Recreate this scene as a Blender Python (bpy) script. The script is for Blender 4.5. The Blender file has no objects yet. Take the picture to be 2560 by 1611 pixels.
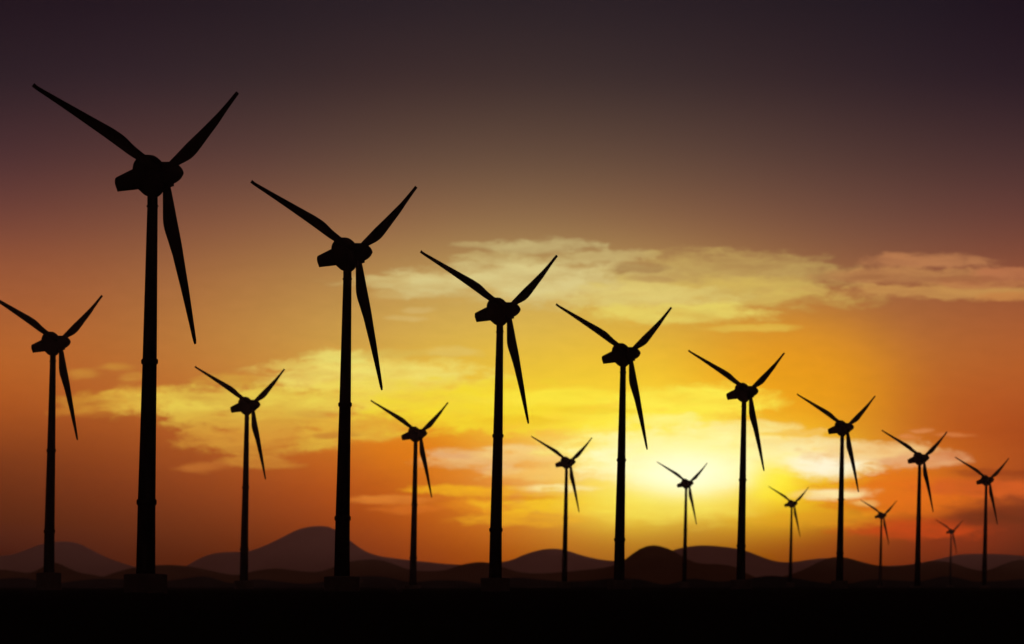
import bpy, bmesh, math, random
from mathutils import Vector, Matrix

# ------------------------------------------------------------------ scales
F = 18300.0            # focal length in photo pixels (8 degree field of view, 2560 px wide)
HOR = 1465.6           # horizon row in the photo
EYE = 1.0              # eye height
MPP = 0.06             # metres per photo pixel at the nearest turbine
D0 = MPP * F           # its distance

scene = bpy.context.scene
C = scene.collection

# ------------------------------------------------------------------ camera
cam = bpy.data.cameras.new('camera')
camo = bpy.data.objects.new('camera', cam)
C.objects.link(camo)
camo.location = (0, 0, EYE)
camo.rotation_euler = (math.radians(90), 0, 0)
cam.sensor_width = 36
cam.lens = 36 * F / 2560
cam.shift_y = (HOR - 1611 / 2) / 2560
cam.clip_start = 1
cam.clip_end = 100000
cam.dof.use_dof = True
cam.dof.focus_distance = 1220
cam.dof.aperture_fstop = 0.52
scene.camera = camo
scene.view_settings.view_transform = 'Standard'
scene.view_settings.look = 'None'
scene.view_settings.exposure = 0
scene.view_settings.gamma = 1

SUN_AZ = (1690 - 1280) / F
SUN_EL = math.radians(0.20)      # the disc itself is almost down behind the far hills


def lin(c):
    out = []
    for v in c[:3]:
        v = v / 255.0
        out.append(v / 12.92 if v <= 0.04045 else ((v + 0.055) / 1.055) ** 2.4)
    return out


# ------------------------------------------------------------------ the sky
W = bpy.data.worlds.new('World')
scene.world = W
W.use_nodes = True
NT = W.node_tree
NT.nodes.clear()


def nd(t, **kw):
    n = NT.nodes.new(t)
    for k, v in kw.items():
        setattr(n, k, v)
    return n


def put(sock, v):
    if isinstance(v, bpy.types.NodeSocket):
        NT.links.new(v, sock)
    else:
        sock.default_value = v


def mth(op, a, b=0.0, c=0.0, clamp=False):
    n = nd('ShaderNodeMath', operation=op, use_clamp=clamp)
    put(n.inputs[0], a)
    put(n.inputs[1], b)
    if op in ('MULTIPLY_ADD',):
        put(n.inputs[2], c)
    return n.outputs[0]


def vm(op, a, b=None, c=None):
    n = nd('ShaderNodeVectorMath', operation=op)
    put(n.inputs[0], a)
    if b is not None:
        put(n.inputs[1], b)
    if c is not None:
        put(n.inputs[2], c)
    return n


def mapr(v, a, b, c, d, kind='SMOOTHSTEP'):
    n = nd('ShaderNodeMapRange', interpolation_type=kind)
    n.clamp = True
    put(n.inputs[0], v)
    put(n.inputs[1], a)
    put(n.inputs[2], b)
    put(n.inputs[3], c)
    put(n.inputs[4], d)
    return n.outputs[0]


def mixc(f, a, b):
    n = nd('ShaderNodeMix', data_type='RGBA')
    put(n.inputs[0], f)
    put(n.inputs[6], a)
    put(n.inputs[7], b)
    return n.outputs[2]


tc = nd('ShaderNodeTexCoord')
sep = nd('ShaderNodeSeparateXYZ')
NT.links.new(tc.outputs['Generated'], sep.inputs[0])
yy = mth('MAXIMUM', sep.outputs[1], 0.05)
# px, py: degrees-like coordinates of the western sky (1 unit = 1/F of a radian)
px = mth('MULTIPLY_ADD', mth('DIVIDE', sep.outputs[0], yy), F, 1280.0)
py = mth('MULTIPLY_ADD', mth('DIVIDE', sep.outputs[2], yy), -F, HOR)

COLS = {
    0: [(0, 34, 22, 30), (200, 46, 32, 38), (400, 78, 48, 50), (550, 115, 66, 56), (650, 146, 82, 54), (750, 165, 92, 52), (900, 184, 98, 40), (1000, 172, 84, 32), (1150, 120, 56, 26), (1300, 85, 38, 20), (1400, 62, 28, 18)],
    320: [(0, 36, 24, 32), (200, 52, 36, 42), (400, 88, 56, 52), (550, 125, 76, 58), (700, 160, 96, 58), (850, 180, 108, 52), (950, 184, 104, 44), (1050, 172, 86, 34), (1200, 130, 58, 26), (1350, 92, 41, 22), (1400, 82, 36, 20)],
    640: [(0, 38, 28, 34), (200, 54, 40, 42), (400, 92, 62, 56), (550, 135, 88, 64), (700, 172, 118, 66), (850, 194, 136, 64), (950, 200, 130, 56), (1050, 190, 102, 40), (1200, 160, 76, 32), (1350, 108, 48, 22), (1400, 92, 40, 20)],
    960: [(0, 42, 32, 38), (200, 62, 44, 44), (400, 100, 74, 60), (550, 144, 100, 70), (700, 184, 140, 78), (850, 212, 168, 78), (950, 222, 172, 62), (1050, 226, 150, 40), (1100, 216, 120, 28), (1200, 195, 88, 24), (1300, 165, 68, 22), (1400, 125, 50, 20)],
    1280: [(0, 44, 34, 38), (200, 64, 48, 46), (400, 104, 78, 62), (550, 145, 110, 75), (700, 195, 160, 90), (800, 216, 180, 84), (900, 232, 190, 60), (1000, 246, 208, 44), (1100, 240, 160, 30), (1200, 236, 140, 28), (1300, 218, 116, 24), (1400, 165, 74, 22)],
    1600: [(0, 42, 32, 38), (200, 60, 46, 46), (400, 100, 74, 60), (550, 140, 100, 70), (700, 190, 150, 84), (800, 222, 176, 64), (900, 242, 196, 52), (1000, 252, 218, 52), (1100, 255, 236, 120), (1180, 255, 246, 180), (1260, 245, 222, 100), (1320, 212, 165, 45), (1400, 165, 105, 35)],
    1920: [(0, 38, 28, 34), (200, 56, 40, 42), (400, 90, 64, 56), (550, 125, 84, 64), (700, 165, 112, 66), (800, 196, 132, 54), (900, 222, 150, 38), (1000, 244, 176, 30), (1100, 250, 210, 60), (1200, 245, 205, 50), (1280, 225, 160, 30), (1340, 180, 100, 24), (1400, 142, 68, 20)],
    2240: [(0, 34, 26, 34), (200, 48, 34, 40), (400, 80, 54, 50), (550, 110, 72, 60), (700, 150, 92, 62), (800, 172, 104, 56), (900, 186, 108, 46), (1000, 190, 96, 34), (1080, 196, 90, 30), (1150, 225, 120, 28), (1230, 215, 95, 26), (1300, 165, 62, 26), (1380, 118, 44, 22)],
    2560: [(0, 30, 18, 28), (200, 42, 28, 36), (400, 74, 48, 48), (550, 105, 62, 54), (680, 140, 78, 54), (800, 166, 90, 50), (900, 178, 92, 42), (1000, 176, 84, 36), (1100, 158, 66, 26), (1180, 165, 72, 34), (1280, 112, 48, 28), (1350, 95, 40, 22), (1400, 76, 32, 20)],
}


def colat(tab, y):
    if y <= tab[0][0]:
        return tab[0][1:]
    for a, b in zip(tab, tab[1:]):
        if y <= b[0]:
            t = (y - a[0]) / (b[0] - a[0])
            return [a[k] + (b[k] - a[k]) * t for k in (1, 2, 3)]
    return tab[-1][1:]


tv = mth('DIVIDE', py, 1470.0)
NX = len(COLS)
# the weight ramps reach one column past either side, so the spline stays a partition of unity
tu = mth('MULTIPLY_ADD', px, 1.0 / (320.0 * (NX + 1)), 1.0 / (NX + 1))
acc = None
for i, cx in enumerate(sorted(COLS)):
    r = nd('ShaderNodeValToRGB')
    cr = r.color_ramp
    cr.interpolation = 'B_SPLINE'
    n = 24
    while len(cr.elements) < n:
        cr.elements.new(0.5)
    for k in range(n):
        cr.elements[k].position = k / (n - 1)
    for k in range(n):
        cr.elements[k].color = lin(colat(COLS[cx], 1470.0 * k / (n - 1))) + [1]
    NT.links.new(tv, r.inputs[0])
    w = nd('ShaderNodeValToRGB')
    wr = w.color_ramp
    wr.interpolation = 'B_SPLINE'
    m = NX + 2
    while len(wr.elements) < m:
        wr.elements.new(0.5)
    for k in range(m):
        wr.elements[k].position = k / (m - 1)
    for k in range(m):
        on = (k == i + 1) or (i == 0 and k == 0) or (i == NX - 1 and k == m - 1)
        wr.elements[k].color = (1, 1, 1, 1) if on else (0, 0, 0, 1)
    NT.links.new(tu, w.inputs[0])
    acc = vm('MULTIPLY_ADD', r.outputs[0], w.outputs[0], acc if acc is not None else (0, 0, 0)).outputs[0]
sky = acc

comb = nd('ShaderNodeCombineXYZ')
NT.links.new(px, comb.inputs[0])
NT.links.new(py, comb.inputs[1])
P = comb.outputs[0]


def noise(vec, sx, sy, off, detail=6, rough=0.55):
    v = vm('MULTIPLY_ADD', vec, (1 / sx, 1 / sy, 0), (off, off * 0.7, off * 1.3)).outputs[0]
    n = nd('ShaderNodeTexNoise', noise_dimensions='3D')
    n.inputs['Scale'].default_value = 1.0
    n.inputs['Detail'].default_value = detail
    n.inputs['Roughness'].default_value = rough
    NT.links.new(v, n.inputs['Vector'])
    return n


# the air moves the cloud edges about before their shape is read
warp = noise(P, 120, 62, 3.1, 4)
wv = vm('MULTIPLY_ADD', vm('SUBTRACT', warp.outputs['Color'], (0.5, 0.5, 0.5)).outputs[0], (62, 28, 0), P).outputs[0]
N1 = mth('SUBTRACT', noise(wv, 170, 46, 11.3, 8, 0.62).outputs['Fac'], 0.5)
N2 = mth('SUBTRACT', noise(wv, 62, 22, 27.9, 6, 0.62).outputs['Fac'], 0.5)
NS = mth('MULTIPLY_ADD', N2, 1.35, N1)
N3 = mth('SUBTRACT', noise(wv, 130, 30, 41.7, 7, 0.6).outputs['Fac'], 0.5)
BODY = mth('MINIMUM', mth('MAXIMUM', mth('MULTIPLY_ADD', N3, 1.9, 0.90), 0.35), 1.12)   # thick and thin places inside a bank

# cloud banks: (centre x, centre y, half width, half height, colour, opacity, edge softness, raggedness)
CLOUDS = [
    # upper bank, middle
    (1350, 620, 140, 20, (200, 180, 120), .75, .45, 1.5),
    (1190, 614, 60, 9, (190, 165, 108), .65, .5, 1.5),
    (1480, 645, 130, 20, (204, 182, 118), .75, .45, 1.6),
    (1270, 650, 140, 20, (200, 176, 112), .65, .5, 1.5),
    (1060, 705, 180, 22, (210, 186, 118), .70, .45, 1.5),
    (1000, 735, 110, 14, (206, 174, 104), .60, .5, 1.6),
    (1340, 706, 320, 52, (220, 203, 136), .82, .60, 1.1),
    (1835, 690, 290, 58, (194, 162, 92), .78, .45, 1.1),
    (1830, 735, 290, 42, (212, 180, 90), .80, .50, 1.1),
    (1600, 745, 200, 34, (224, 202, 116), .80, .50, 1.2),
    (1690, 784, 230, 24, (230, 208, 100), .85, .40, 1.1),
    (1870, 818, 120, 10, (224, 182, 72), .80, .50, 1.3),
    (1600, 672, 60, 13, (160, 118, 72), .65, .5, 1.4),
    (1640, 700, 50, 8, (176, 134, 82), .55, .5, 1.6),
    (1020, 797, 50, 7, (216, 184, 110), .6, .6, 1.2),
    (1050, 776, 40, 8, (216, 184, 112), .5, .6, 1.2),
    # upper bank, right
    (2300, 652, 160, 18, (184, 122, 78), .85, .45, 1.4),
    (2260, 690, 210, 20, (188, 130, 78), .85, .45, 1.4),
    (2340, 728, 260, 18, (200, 146, 80), .78, .50, 1.4),
    (2490, 706, 130, 12, (184, 118, 72), .80, .45, 1.4),
    (2540, 682, 90, 16, (184, 114, 74), .85, .45, 1.3),
    (2530, 742, 90, 10, (196, 130, 70), .80, .45, 1.2),
    (2180, 692, 70, 7, (150, 94, 58), .60, .5, 1.6),
    (2420, 694, 80, 7, (154, 90, 58), .55, .5, 1.6),
    # left bank
    (200, 932, 40, 13, (200, 136, 54), .75, .6, 1.0),
    (285, 918, 42, 10, (200, 138, 54), .75, .6, 1.0),
    (332, 944, 32, 12, (202, 140, 56), .70, .6, 1.0),
    (270, 1003, 120, 30, (206, 146, 52), .80, .55, 1.3),
    (190, 1025, 70, 16, (204, 134, 48), .60, .6, 1.4),
    (370, 1000, 120, 38, (222, 172, 64), .80, .55, 1.2),
    (600, 952, 110, 16, (212, 162, 62), .75, .5, 1.3),
    (620, 1004, 290, 40, (230, 200, 78), .90, .45, 1.1),
    (660, 1052, 220, 36, (222, 178, 66), .85, .50, 1.2),
    (640, 1095, 200, 40, (214, 152, 56), .80, .50, 1.4),
    (790, 1112, 70, 17, (222, 178, 62), .75, .5, 1.3),
    (640, 1155, 90, 17, (206, 138, 52), .75, .6, 1.3),
    (505, 1170, 70, 12, (192, 112, 46), .70, .6, 1.3),
    (930, 938, 260, 44, (240, 220, 108), .90, .40, 1.0),
    (850, 892, 75, 22, (234, 218, 110), .85, .45, 1.2),
    (730, 915, 60, 10, (222, 188, 88), .70, .5, 1.3),
    (980, 886, 110, 11, (216, 184, 86), .65, .55, 1.4),
    (1130, 880, 62, 13, (224, 192, 98), .75, .5, 1.2),
    (1000, 990, 260, 46, (240, 214, 84), .80, .50, 1.1),
    (900, 1070, 150, 36, (230, 182, 62), .70, .5, 1.3),
    (830, 1088, 46, 9, (190, 112, 44), .6, .5, 1.4),
    (800, 1035, 60, 9, (206, 146, 60), .5, .5, 1.5),
    # middle
    (1200, 1020, 260, 60, (246, 218, 50), .85, .45, 1.1),
    (1400, 995, 180, 24, (253, 230, 66), .85, .5, 1.2),
    (1440, 1050, 200, 34, (250, 220, 54), .75, .5, 1.3),
    (1740, 1004, 190, 40, (254, 234, 78), .90, .45, 1.1),
    (1640, 1060, 220, 44, (254, 232, 70), .85, .5, 1.2),
    (1300, 1055, 120, 12, (236, 184, 36), .55, .6, 1.5),
    (1480, 1028, 120, 9, (240, 196, 44), .5, .6, 1.5),
    (1190, 1147, 130, 22, (236, 184, 116), .85, .5, 1.4),
    (1270, 1120, 70, 12, (244, 206, 130), .80, .5, 1.3),
    (1120, 1140, 50, 8, (226, 166, 110), .75, .5, 1.3),
    (1250, 1175, 60, 12, (236, 188, 130), .75, .5, 1.3),
    (1390, 1137, 170, 24, (248, 206, 124), .80, .5, 1.4),
    (1400, 1185, 170, 20, (248, 200, 104), .70, .5, 1.5),
    (1400, 1221, 110, 9, (252, 228, 150), .85, .5, 1.2),
    (1190, 1227, 150, 14, (242, 176, 34), .80, .5, 1.4),
    (1250, 1266, 160, 20, (236, 150, 30), .70, .55, 1.5),
    (975, 1248, 110, 11, (218, 126, 46), .80, .5, 1.2),
    (1030, 1272, 90, 11, (212, 112, 36), .70, .6, 1.3),
    (1370, 1262, 160, 26, (246, 198, 40), .75, .55, 1.4),
    (1330, 1300, 170, 18, (238, 172, 36), .65, .6, 1.4),
    (1300, 1244, 110, 7, (216, 118, 22), .5, .6, 1.5),
    # right, low
    (2260, 1240, 210, 48, (228, 112, 28), .75, .6, 1.4),
    (2480, 1222, 170, 22, (208, 92, 36), .85, .5, 1.2),
    (2300, 1322, 190, 26, (194, 70, 24), .80, .5, 1.4),
    (2050, 1295, 150, 24, (228, 156, 34), .55, .6, 1.5),
    (2500, 1296, 130, 30, (106, 46, 24), .75, .6, 1.2),
    (2500, 1182, 120, 11, (146, 62, 26), .7, .6, 1.3),
    (2120, 1270, 90, 9, (216, 120, 24), .5, .6, 1.5),
    (2230, 1186, 70, 8, (222, 116, 30), .6, .6, 1.5),
    # around the sun
    (1560, 1125, 190, 56, (255, 238, 110), .80, .50, 1.2),
    (1745, 1120, 290, 52, (260, 248, 176), .95, .40, 1.0),
    (1668, 1048, 80, 15, (255, 242, 130), .85, .50, 1.2),
    (1880, 1066, 110, 17, (254, 232, 146), .80, .50, 1.3),
    (1990, 1082, 70, 9, (246, 196, 96), .70, .50, 1.4),
    (1700, 1165, 240, 58, (262, 255, 205), .95, .50, 0.9),
    (1660, 1262, 210, 48, (250, 232, 90), .60, .7, 1.0),
    (2010, 1112, 140, 20, (248, 214, 140), .85, .45, 1.4),
    (2035, 1150, 160, 38, (255, 238, 172), .90, .50, 1.3),
    (2060, 1160, 110, 24, (256, 244, 210), .90, .50, 1.0),
    (2190, 1132, 150, 22, (246, 202, 134), .82, .55, 1.5),
    (2300, 1158, 110, 18, (230, 166, 112), .85, .45, 1.3),
    (2360, 1140, 50, 12, (216, 140, 92), .65, .5, 1.3),
    (2085, 1236, 85, 14, (256, 234, 168), .80, .65, 1.5),
    (2170, 1258, 40, 8, (244, 196, 116), .75, .5, 1.3),
    (2305, 1076, 36, 7, (220, 136, 76), .85, .5, 1.0),
    (2385, 1087, 56, 6, (214, 124, 66), .80, .5, 1.0),
    (2272, 1094, 28, 9, (220, 134, 70), .70, .5, 1.0),
    (1925, 1205, 55, 42, (256, 238, 14), .85, .9, 0.8),
]
# broad glows of the thin air before the banks: (centre, half widths, colour, opacity)
GLOWS = [
    (2000, 960, 400, 280, (240, 158, 20), .60),
    (1930, 1190, 370, 200, (253, 210, 30), .72),
    (1560, 1230, 300, 150, (253, 222, 44), .55),
    (2260, 1230, 200, 130, (230, 116, 22), .55),
    (2400, 1340, 260, 90, (138, 50, 24), .45),
    (1030, 1120, 200, 90, (226, 118, 20), .45),
]


def glow(sky, gl):
    cx, cy, rx, ry, col, op = gl
    q = vm('MULTIPLY_ADD', P, (1 / rx, 1 / ry, 0), (-cx / rx, -cy / ry, 0)).outputs[0]
    return mixc(mapr(vm('LENGTH', q).outputs['Value'], 1.0, 0.0, 0.0, op, 'SMOOTHERSTEP'), sky, lin(col) + [1])


for gl in GLOWS:
    sky = glow(sky, gl)
for (cx, cy, rx, ry, col, op, soft, rag) in CLOUDS:
    q = vm('MULTIPLY_ADD', wv, (1 / rx, 1 / ry, 0), (-cx / rx, -cy / ry, 0)).outputs[0]
    ln = vm('LENGTH', q).outputs['Value']
    d = mth('MULTIPLY_ADD', NS, rag, ln)
    mk = mth('MULTIPLY', mapr(d, 1.05 + soft * .6, 1.05 - soft, 0.0, op), BODY)
    sky = mixc(mk, sky, lin(col) + [1])
# the sun itself shines through the thin cloud
for gl in [(1925, 1205, 85, 75, (252, 228, 30), .65), (1730, 1165, 380, 160, (257, 243, 128), .75), (1712, 1182, 245, 96, (262, 259, 214), .92)]:
    sky = glow(sky, gl)
# the low sky loses a little light in the haze on its way here
el_ = mth('MAXIMUM', mth('DIVIDE', mth('SUBTRACT', HOR, py), F), 0.0005)
path = mth('MINIMUM', mth('DIVIDE', 98 / 12600, el_), 1.0)
sky = vm('SUBTRACT', sky, vm('MULTIPLY', path, (0.019, 0.0085, 0.0075)).outputs[0]).outputs[0]
sky = vm('MAXIMUM', vm('MULTIPLY', sky, vm('MULTIPLY_ADD', path, (0.09, 0.10, 0.10), (1, 1, 1)).outputs[0]).outputs[0], (0.001, 0.001, 0.001)).outputs[0]
# fine streaks inside the banks
fine = mapr(mth('ABSOLUTE', mth('SUBTRACT', py, 960.0)), 220, 420, 1, 0)
st = mth('MULTIPLY_ADD', mth('MULTIPLY', N2, fine), 0.16, 1.0)
sky = vm('MULTIPLY', sky, st).outputs[0]

# away from the glow the dusk sky is dark
neb = nd('ShaderNodeTexSky', sky_type='NISHITA')
neb.sun_disc = False
neb.sun_elevation = max(SUN_EL, math.radians(0.5))
neb.sun_rotation = SUN_AZ
neb.altitude = 100
dusk = vm('MULTIPLY_ADD', neb.outputs[0], (0.002, 0.002, 0.002), (0.046, 0.0235, 0.0215)).outputs[0]
front = mapr(sep.outputs[1], 0.965, 0.992, 0.0, 1.0)
sky = mixc(front, dusk, sky)
bg = nd('ShaderNodeBackground')
NT.links.new(sky, bg.inputs[0])
bg.inputs[1].default_value = 1.0
out = nd('ShaderNodeOutputWorld')
NT.links.new(bg.outputs[0], out.inputs[0])

# ------------------------------------------------------------------ the sun, low behind the clouds
sl = bpy.data.lights.new('sun', 'SUN')
sl.energy = 2.4
sl.angle = math.radians(0.5)
sl.color = (1.0, 0.40, 0.31)
so = bpy.data.objects.new('sun', sl)
C.objects.link(so)
sd = Vector((SUN_AZ, 1, SUN_EL)).normalized()
so.rotation_euler = (-sd).to_track_quat('-Z', 'Y').to_euler()
so.location = (0, 0, 300)


# ------------------------------------------------------------------ materials
def mat(name, ca, cb, scale, rough=0.8, spec=0.0, bump=0.0, bscale=1.0):
    m = bpy.data.materials.new(name)
    m.use_nodes = True
    t = m.node_tree
    b = t.nodes['Principled BSDF']
    co = t.nodes.new('ShaderNodeTexCoord')
    n = t.nodes.new('ShaderNodeTexNoise')
    n.inputs['Scale'].default_value = scale
    n.inputs['Detail'].default_value = 6
    t.links.new(co.outputs['Object'], n.inputs['Vector'])
    mx = t.nodes.new('ShaderNodeMix')
    mx.data_type = 'RGBA'
    mx.inputs[6].default_value = (*ca, 1)
    mx.inputs[7].default_value = (*cb, 1)
    t.links.new(n.outputs['Fac'], mx.inputs[0])
    t.links.new(mx.outputs[2], b.inputs['Base Color'])
    b.inputs['Roughness'].default_value = rough
    b.inputs['Specular IOR Level'].default_value = spec
    if bump:
        n2 = t.nodes.new('ShaderNodeTexNoise')
        n2.inputs['Scale'].default_value = bscale
        n2.inputs['Detail'].default_value = 5
        t.links.new(co.outputs['Object'], n2.inputs['Vector'])
        bp = t.nodes.new('ShaderNodeBump')
        bp.inputs['Strength'].default_value = bump
        t.links.new(n2.outputs['Fac'], bp.inputs['Height'])
        t.links.new(bp.outputs[0], b.inputs['Normal'])
    return m


M_STEEL = mat('silhouette_steel', (.004, .004, .004), (.008, .007, .007), .5, .8, .0)  # darkness of the backlit silhouette is put into the base colour
M_BLADE = mat('silhouette_blade', (.004, .004, .004), (.007, .006, .006), .8, .8, .0)  # blades carry the same silhouette black in their colour
M_CONC = mat('weathered_concrete', (.06, .045, .036), (.09, .068, .055), 1.5, .95)
M_SOIL = mat('dark_soil', (.008, .007, .006), (.018, .015, .012), .02, 1, 0, .4, .3)
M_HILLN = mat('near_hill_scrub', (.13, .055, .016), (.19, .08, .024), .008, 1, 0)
M_HILLF = mat('far_hill_hazed', (.46, .25, .19), (.56, .31, .24), .006, 1, 0)  # pale tone of distant haze is put into the hills' colour


def obj(name, bm, m, parent=None, smooth=True):
    me = bpy.data.meshes.new(name)
    bmesh.ops.recalc_face_normals(bm, faces=bm.faces)
    bm.to_mesh(me)
    bm.free()
    me.materials.append(m)
    if smooth:
        for p in me.polygons:
            p.use_smooth = True
        try:
            me.set_sharp_from_angle(angle=math.radians(35))
        except Exception:
            pass
    o = bpy.data.objects.new(name, me)
    C.objects.link(o)
    if parent:
        o.parent = parent
    return o


def loft(rings):
    bm = bmesh.new()
    vs = [[bm.verts.new(p) for p in r] for r in rings]
    n = len(rings[0])
    for a, b in zip(vs, vs[1:]):
        for k in range(n):
            bm.faces.new((a[k], a[(k + 1) % n], b[(k + 1) % n], b[k]))
    bm.faces.new(vs[0])
    bm.faces.new(vs[-1])
    return bm


# ------------------------------------------------------------------ ground and hills
def grid(nx, ny, fn):
    bm = bmesh.new()
    vs = [[bm.verts.new(fn(i, j)) for i in range(nx)] for j in range(ny)]
    for j in range(ny - 1):
        for i in range(nx - 1):
            bm.faces.new((vs[j][i], vs[j][i + 1], vs[j + 1][i + 1], vs[j + 1][i]))
    return bm


def gfn(i, j):
    y = -400 + 30000 * (j / 119) ** 2
    w = 1200 + max(0, y) * .6
    x = (i / 60 - 1) * w
    return (x, y, 0.18 * math.sin(x * .013 + 1) * math.sin(y * .007) + .08 * math.sin(x * .041) * math.sin(y * .023 + 2))


g = obj('ground', grid(121, 120, gfn), M_SOIL)
g['kind'] = 'structure'


def crv(pts, x):
    """smooth curve through traced points"""
    n = len(pts)
    if x <= pts[0][0] or x >= pts[-1][0]:
        e = pts[0] if x <= pts[0][0] else pts[-1]
        dx = abs(x - e[0])
        return e[1] + 26 * math.sin(dx / 140) * math.exp(-dx / 4000)
    for k in range(n - 1):
        if pts[k][0] <= x <= pts[k + 1][0]:
            a, b = pts[k], pts[k + 1]
            z, c = pts[max(k - 1, 0)], pts[min(k + 2, n - 1)]
            h = b[0] - a[0]
            ma = (b[1] - z[1]) / (b[0] - z[0]) * h
            mb = (c[1] - a[1]) / (c[0] - a[0]) * h
            t = (x - a[0]) / h
            return (2 * t**3 - 3 * t * t + 1) * a[1] + (t**3 - 2 * t * t + t) * ma + (3 * t * t - 2 * t**3) * b[1] + (t**3 - t * t) * mb


def tr(left, right):
    k = 1280 / 2408
    p = [(a * k, 1200 + b * k) for a, b in left[:-1]] + [(1280 + a * k, 1200 + b * k) for a, b in right]
    return p


FAR = tr([(0, 357), (60, 352), (130, 330), (200, 303), (260, 293), (310, 290), (370, 300), (430, 330), (500, 365), (570, 390), (630, 408), (700, 422), (790, 422), (880, 405), (940, 370), (1000, 348), (1060, 340), (1170, 335), (1240, 312), (1320, 275), (1400, 235), (1460, 220), (1520, 217), (1570, 230), (1640, 280), (1700, 325), (1760, 352), (1850, 368), (2000, 385), (2100, 395), (2200, 400), (2300, 398), (2360, 386), (2408, 378)],
         [(0, 376), (60, 350), (130, 330), (190, 323), (250, 330), (330, 355), (420, 375), (500, 382), (600, 384), (700, 360), (760, 330), (820, 315), (900, 308), (1000, 315), (1080, 328), (1130, 345), (1180, 365), (1240, 383), (1310, 387), (1400, 375), (1470, 368), (1560, 372), (1640, 385), (1720, 403), (1850, 400), (1950, 385), (2020, 370), (2100, 352), (2180, 348), (2300, 350), (2408, 358)])
NEAR = tr([(0, 420), (60, 428), (140, 437), (200, 420), (250, 386), (300, 408), (370, 436), (430, 445), (490, 455), (540, 438), (600, 420), (660, 408), (730, 402), (800, 400), (870, 405), (960, 420), (1040, 438), (1120, 447), (1200, 428), (1300, 417), (1380, 425), (1470, 433), (1530, 425), (1580, 405), (1650, 383), (1720, 375), (1790, 377), (1850, 395), (1910, 418), (1980, 428), (2090, 425), (2160, 402), (2230, 388), (2290, 388), (2350, 405), (2408, 425)],
          [(0, 426), (60, 437), (130, 440), (220, 435), (300, 428), (400, 418), (470, 405), (530, 375), (570, 345), (610, 320), (660, 307), (710, 315), (760, 335), (800, 360), (850, 385), (900, 395), (970, 397), (1050, 410), (1100, 440), (1150, 460), (1200, 464), (1260, 458), (1330, 440), (1400, 410), (1460, 378), (1520, 363), (1580, 368), (1650, 390), (1720, 403), (1800, 407), (1900, 395), (1980, 382), (2060, 388), (2130, 412), (2200, 427), (2260, 420), (2320, 395), (2370, 378), (2408, 375)])


def ridge(pts, dist, half, m, seed):
    rnd = random.Random(seed)
    ph = [rnd.uniform(0, 6.28) for _ in range(6)]
    nx, ny = 520, 41

    def fn(i, j):
        X = -3200 + 8960 * i / (nx - 1)                    # photo columns, well past both sides
        v = -1 + 2 * j / (ny - 1)
        yc = dist + half * .25 * math.sin(X * .004 + ph[0])
        y = yc + v * half
        h = (HOR - crv(pts, X)) * yc / F + EYE
        gsh = math.cos(v * math.pi / 2) ** 1.3 if abs(v) < 1 else 0
        x = (X - 1280) * yc / F
        w = v * v * (1 - v * v) * 4
        z = h * gsh * (1 + .10 * w * math.sin(x * .02 + y * .013 + ph[1]) + .07 * w * math.sin(x * .047 - y * .02 + ph[2])) - 1.5 * abs(v) ** 4 - (.5 if abs(v) == 1 else 0)
        return (x, y, z)
    o = obj('hills', grid(nx, ny, fn), m)
    print('ridge top', max(v.co.z for v in o.data.vertices))
    o['kind'] = 'structure'
    return o


# added dark swells, standing in for the shade at the hills' foot
SHADE_SWELL = [(k * 64.0, HOR - 15 - 7 * math.sin(k * 1.9 + 1.1 * math.sin(k * .7)) - 4 * math.sin(k * .83 + 2)) for k in range(41)]
ridge(SHADE_SWELL, 8450, 190, M_SOIL, 5)
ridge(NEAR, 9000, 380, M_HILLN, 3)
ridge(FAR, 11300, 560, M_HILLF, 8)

# ------------------------------------------------------------------ one wind turbine
# local frame: origin at the plinth's foot, x right, y away from the viewer, z up; traced points are photo pixels
BX, BY = 364.2, 1436.5
TOPZ = 2.7


PVX, PVY = 381.0, 436.0           # top of the tower, about which the head turns


def L(x, y, dep=0.0):
    # parts in front of the tower look a little larger, parts behind it a little smaller
    k = 1 + .7 * dep / F
    x, y = PVX + (x - PVX) * k, PVY + (y - PVY) * k
    return Vector(((x - BX) * MPP, dep * MPP, (BY - y) * MPP + TOPZ))


HX, HY, HD = 411.0, 434.0, -36.0
NRM = Vector((.72, -.62, .31)).normalized()          # rotor axis, pointing right, up and towards the viewer


def plane_dep(x, y):
    dx, dz = x - HX, HY - y
    return HD - (NRM.x * dx + NRM.z * dz) / NRM.y


z1 = lambda p: (60 + p[0] * .46204, 180 + p[1] * .46204)
z2 = lambda p: (260 + p[0] * .10563, 360 + p[1] * .10563)


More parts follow.
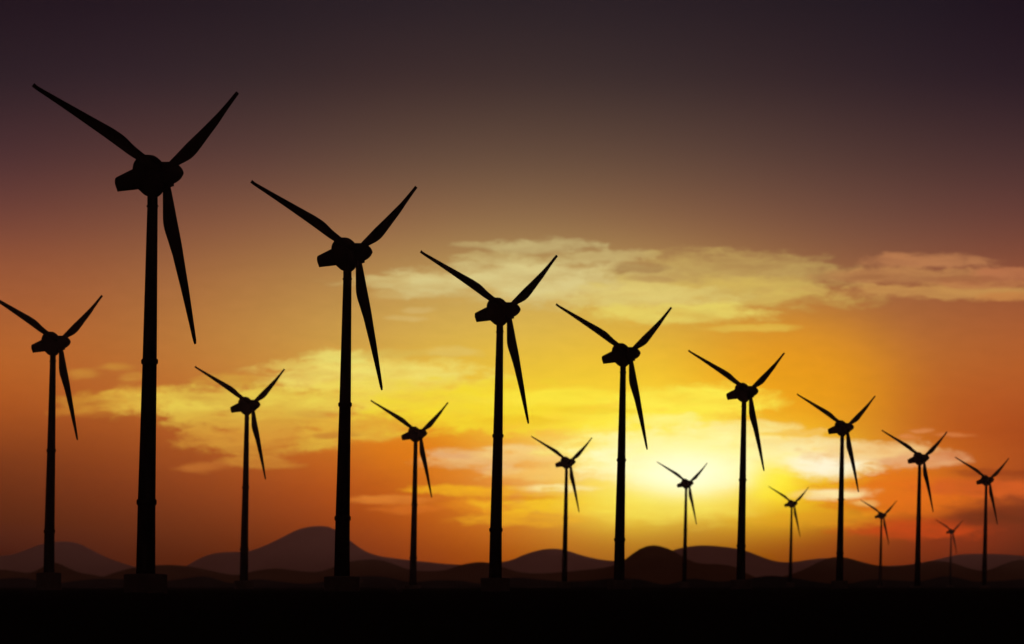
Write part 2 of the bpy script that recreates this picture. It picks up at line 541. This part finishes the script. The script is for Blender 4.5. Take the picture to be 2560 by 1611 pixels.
def blade_bm(ea, eb, root, tip, nst=46):
    """ea, eb: the two traced edges (root to tip)"""
    r, t = Vector(root), Vector(tip)
    ax = (t - r)
    ln = ax.length
    ax.normalize()
    nr = Vector((-ax.y, ax.x))

    def prof(e):
        return sorted(((Vector(p) - r).dot(ax), (Vector(p) - r).dot(nr)) for p in e)
    pa, pb = prof(ea), prof(eb)

    def at(pr, s):
        if s <= pr[0][0]:
            return pr[0][1]
        for u, v in zip(pr, pr[1:]):
            if s <= v[0]:
                k = (s - u[0]) / max(v[0] - u[0], 1e-6)
                return u[1] + (v[1] - u[1]) * k
        return pr[-1][1]

    def sm(pr, s, w):
        return (at(pr, s - w) + 2 * at(pr, s) + at(pr, s + w)) / 4
    rings = []
    for i in range(nst):
        s = ln * i / (nst - 1)
        w = min(7.0, (ln - s) * .8)
        a, b = sm(pa, s, w), sm(pb, s, w)
        A, B = r + ax * s + nr * a, r + ax * s + nr * b
        A3, B3 = L(A.x, A.y, plane_dep(A.x, A.y)), L(B.x, B.y, plane_dep(B.x, B.y))
        ch = (A3 - B3).length
        th = ch * (.16 + .34 * max(0, 1 - s / (ln * .22)) ** 1.5)
        ring = []
        for k in range(16):
            an = 2 * math.pi * k / 16
            c = (1 - math.cos(an)) / 2
            tt = math.sin(an) * (1.0 if c < .35 else 1.0 - .5 * (c - .35))
            ring.append(A3.lerp(B3, c) + NRM * (tt * th / 2))
        rings.append(ring)
    return loft(rings)


def xloft(secs, depc, drat, power=2.0, nk=36):
    """sections (x, top y, bottom y) in photo pixels; rounded cross-sections"""
    rings = []
    for x, yt, yb in secs:
        cz, h = (yt + yb) / 2, (yb - yt) / 2
        dc = depc(x) if callable(depc) else depc
        ring = []
        for k in range(nk):
            an = 2 * math.pi * k / nk
            c, s = math.cos(an), math.sin(an)
            cc = math.copysign(abs(c) ** (2 / power), c)
            ss = math.copysign(abs(s) ** (2 / power), s)
            ring.append(L(x, cz - ss * h, dc + cc * h * drat))
        rings.append(ring)
    return loft(rings)


def dens(pts, n=5):
    """interpolate sections smoothly"""
    out = []
    for k in range(len(pts) - 1):
        z, a, b, c = pts[max(k - 1, 0)], pts[k], pts[k + 1], pts[min(k + 2, len(pts) - 1)]
        for q in range(n):
            t = q / n
            out.append(tuple(.5 * (2 * a[i] + (b[i] - z[i]) * t + (2 * z[i] - 5 * a[i] + 4 * b[i] - c[i]) * t * t + (3 * a[i] - z[i] - 3 * b[i] + c[i]) * t**3) for i in range(3)))
    out.append(tuple(pts[-1]))
    return out


def zlathe(secs, n=40, dep=0.0):
    """sections (y, centre x, half width) up a column"""
    rings = []
    for y, cx, r in secs:
        rings.append([L(cx + r * math.cos(2 * math.pi * k / n), y, dep + r * math.sin(2 * math.pi * k / n)) for k in range(n)])
    return loft(rings)


def twr(y):
    t = [(470, 381.3, 13.0), (516, 381.2, 13.1), (880, 374.6, 17.7), (1256, 366.5, 22.2), (1440, 364.1, 24.3)]
    for a, b in zip(t, t[1:]):
        if y <= b[0]:
            k = (y - a[0]) / (b[0] - a[0])
            return a[1] + (b[1] - a[1]) * k, a[2] + (b[2] - a[2]) * k
    return t[-1][1:]


def make_turbine():
    root = bpy.data.objects.new('wind_turbine', None)
    C.objects.link(root)
    root.empty_display_size = 3
    # tower
    ys = [1439, 1400, 1330, 1256, 1150, 1050, 950, 904, 800, 700, 600, 530, 516, 490, 462]
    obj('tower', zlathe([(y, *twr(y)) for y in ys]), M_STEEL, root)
    for y, hh, ex in ((516, 2.6, 1.9), (904.5, 6.6, 3.3), (1256, 7.2, 3.3)):
        cx, r = twr(y)
        s = [(y + hh, cx, r + .4), (y + hh, cx, r + ex * .55), (y + hh * .55, cx, r + ex), (y - hh * .55, cx, r + ex), (y - hh, cx, r + ex * .55), (y - hh, cx, r + .4)]
        obj('flange', zlathe(s), M_STEEL, root)
    # plinth
    R = 54.5
    gy = BY + TOPZ / MPP
    s = [(gy + 45, 363.6, R), (BY + 1.5, 363.6, R), (BY, 363.6, R - 1.5)]
    obj('foundation', zlathe(s, 48), M_CONC, root)
    # nacelle drum
    nac = [(668, 690, 800), (678, 560, 880), (692, 490, 930), (725, 415, 985), (765, 366, 1035), (820, 318, 1086), (900, 276, 1160), (970, 261, 1215), (1060, 260, 1252), (1150, 270, 1276), (1210, 294, 1274), (1280, 340, 1250), (1330, 385, 1214), (1368, 424, 1175), (1410, 470, 1110)]
    sec = [(z2((x, 0))[0], z2((0, a))[1], z2((0, b))[1]) for x, a, b in dens(nac, 4)]
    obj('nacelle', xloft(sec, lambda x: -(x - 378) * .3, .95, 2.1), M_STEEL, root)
    # tail cowl
    tail = [(255, 880, 925), (259, 845, 950), (268, 818, 985), (290, 795, 1050), (321, 779, 1136), (420, 728, 1124), (540, 667, 1110), (665, 604, 1096), (830, 600, 1076), (900, 620, 1050)]
    sec = [(z2((x, 0))[0], z2((0, a))[1], z2((0, b))[1]) for x, a, b in tail]
    obj('tail_cowl', xloft(sec, lambda x: (378 - x) * .86, .55, 3.6), M_STEEL, root)
    # hub
    hub = [(1300, 470, 1040), (1365, 426, 1085), (1450, 424, 1066), (1540, 424, 1032), (1600, 436, 985), (1660, 458, 938), (1720, 480, 905), (1780, 514, 860), (1830, 565, 806), (1860, 612, 755), (1878, 656, 722), (1884, 680, 700)]
    sec = [(z2((x, 0))[0], z2((0, a))[1], z2((0, b))[1]) for x, a, b in dens(hub, 4)]
    hb = obj('hub', xloft(sec, lambda x: HD + 10 - (x - 411) * .75, .95, 2.2), M_STEEL, root)
    # collar where the lower blade enters the hub
    col = [(1395, 960, 1110), (1400, 930, 1112), (1560, 880, 1030), (1650, 850, 1000), (1656, 870, 996)]
    sec = [(z2((x, 0))[0], z2((0, a))[1], z2((0, b))[1]) for x, a, b in col]
    obj('blade_collar', xloft(sec, HD - 6, 1.5, 5), M_STEEL, hb)
    # blades
    up = [(655, 449), (625, 425), (598, 403), (575, 380), (550, 354), (525, 335), (480, 306), (400, 262), (290, 201), (200, 151), (120, 106), (84, 86), (70, 77), (60, 66)]
    lo = [(607, 475), (570, 452), (540, 430), (480, 386), (400, 329), (290, 252), (200, 190), (120, 136), (75, 106), (60, 96), (52, 88)]
    up = [(760, 536)] + up
    lo = [(740, 556)] + lo
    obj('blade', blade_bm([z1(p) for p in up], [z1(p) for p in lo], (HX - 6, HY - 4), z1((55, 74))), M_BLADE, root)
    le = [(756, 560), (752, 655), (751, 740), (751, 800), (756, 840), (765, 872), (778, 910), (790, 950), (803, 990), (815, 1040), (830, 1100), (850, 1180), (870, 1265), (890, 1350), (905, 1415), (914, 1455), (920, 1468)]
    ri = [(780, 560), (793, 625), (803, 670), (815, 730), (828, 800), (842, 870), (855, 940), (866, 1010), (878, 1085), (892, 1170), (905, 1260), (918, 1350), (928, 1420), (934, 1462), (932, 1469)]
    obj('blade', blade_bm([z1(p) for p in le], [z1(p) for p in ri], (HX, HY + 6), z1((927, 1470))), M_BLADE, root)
    a = [(740, 534), (785, 487), (830, 440), (880, 387), (905, 363), (950, 320), (1000, 270), (1050, 220), (1100, 163), (1135, 120), (1147, 106)]
    b = [(790, 545), (838, 504), (860, 493), (890, 478), (915, 460), (935, 438), (960, 405), (1000, 350), (1050, 283), (1100, 207), (1140, 150), (1164, 118)]
    obj('blade', blade_bm([z1(p) for p in a], [z1(p) for p in b], (HX + 2, HY - 4), z1((1156, 109))), M_BLADE, root)
    return root


def copy_tree(o, parent=None):
    c = o.copy()
    C.objects.link(c)
    c.parent = parent
    for ch in [k for k in bpy.data.objects if k.parent == o]:
        copy_tree(ch, c)
    return c


# (size against the tallest, upper right blade tip x, y in the photo, label)
K = 1.06357
SPOTS = [
    (1.0, 594, 231, 'tallest black wind turbine of all, its blades reaching highest into the purple sky'),
    (.8085, 1040.5, 467.5, 'second tallest wind turbine, first one right of the tallest turbine'),
    (.6690, 1392, 639.5, 'third tallest wind turbine, its blades crossing the pale upper cloud bank'),
    (.5660, 1678, 769.5, 'fourth tallest turbine of the front row, left of the white sun glow'),
    (.4700, 1960, 883.5, 'fifth tallest wind turbine, its tower just right of the white sun glow'),
    (.3830, 2187, 991, 'sixth tallest turbine of the front row, between two small blurred turbines'),
    (.3200, 2367, 1082.5, 'second wind turbine from the right end of the tall front row, against deep orange sky'),
    (.2640, 2521.5, 1146.5, 'rightmost wind turbine in the photo, last of the tall front row'),
    (.5750, 254.5, 739.5, 'leftmost wind turbine, its left blade cut by the photo edge'),
    (.4390, 710.5, 923.5, 'slightly blurred turbine between the two tallest ones, in front of a long yellow cloud'),
    (.3790, 1119.5, 1007, 'slightly blurred turbine between the second and third tallest, over the orange sky'),
    (.2980, 1479.5, 1095, 'blurred turbine between the third and fourth tallest, in front of pinkish streaked clouds'),
    (.2460, 1767.5, 1158.5, 'small blurred turbine standing right in front of the white sun glow'),
    (.1970, 2021, 1219, 'small blurred turbine just right of the sun glow, against yellow sky'),
    (.1770, 2241, 1268, 'second smallest wind turbine, blurred, in front of the orange sky at the right'),
    (.1350, 2406.5, 1301, 'smallest and farthest wind turbine, low in the red sky at the right'),
]
proto = make_turbine()
urx, ury = 594 - BX, BY - 231
for i, (s, tx, ty, lab) in enumerate(SPOTS):
    o = proto if i == 0 else copy_tree(proto)
    D = D0 / s
    x = (tx - urx * s - 1280) * D / F
    z = (HOR - (ty + ury * s)) * D / F + EYE - TOPZ
    o.location = (x, D, max(-1.8, min(2.2, z)))
    # the head turns and tips on its tower to face the same way relative to the viewer
    az = math.atan2(x + (PVX - BX) * MPP, D)
    el = math.atan2((HOR - (ty + (PVY - 231) * s)), F)
    R = Matrix.Rotation(-az, 4, 'Z') @ Matrix.Rotation(el, 4, 'X')
    pv_ = L(PVX, PVY)
    for ch in [k for k in bpy.data.objects if k.parent == o]:
        if ch.name.split('.')[0] in ('nacelle', 'tail_cowl', 'hub', 'blade'):
            ch.matrix_local = Matrix.Translation(pv_) @ R @ Matrix.Translation(-pv_)
    o['label'] = lab
    o['category'] = 'wind turbine'
    o['group'] = 'wind turbines standing in two rows'
    print('turbine', i, round(D), 'z', round(z, 2))

# ------------------------------------------------------------------ the evening air
bm = bmesh.new()
bmesh.ops.create_cube(bm, size=1)
x0, x1, yb0, yb1, zb0, zb1 = -9000, 9000, -350, 12600, -4, 98
for v in bm.verts:
    v.co = Vector(((x0 + x1) / 2 + v.co.x * (x1 - x0), (yb0 + yb1) / 2 + v.co.y * (yb1 - yb0), (zb0 + zb1) / 2 + v.co.z * (zb1 - zb0)))
hm = bpy.data.materials.new('evening_air')
hm.use_nodes = True
ht = hm.node_tree
ht.nodes.clear()
ho = ht.nodes.new('ShaderNodeOutputMaterial')
pv = ht.nodes.new('ShaderNodeVolumePrincipled')
pv.inputs['Density'].default_value = 7e-6
pv.inputs['Color'].default_value = (.9, .85, .85, 1)
pv.inputs['Anisotropy'].default_value = 0.25
ht.links.new(pv.outputs[0], ho.inputs['Volume'])
hz = obj('haze', bm, hm, smooth=False)
hz['kind'] = 'stuff'
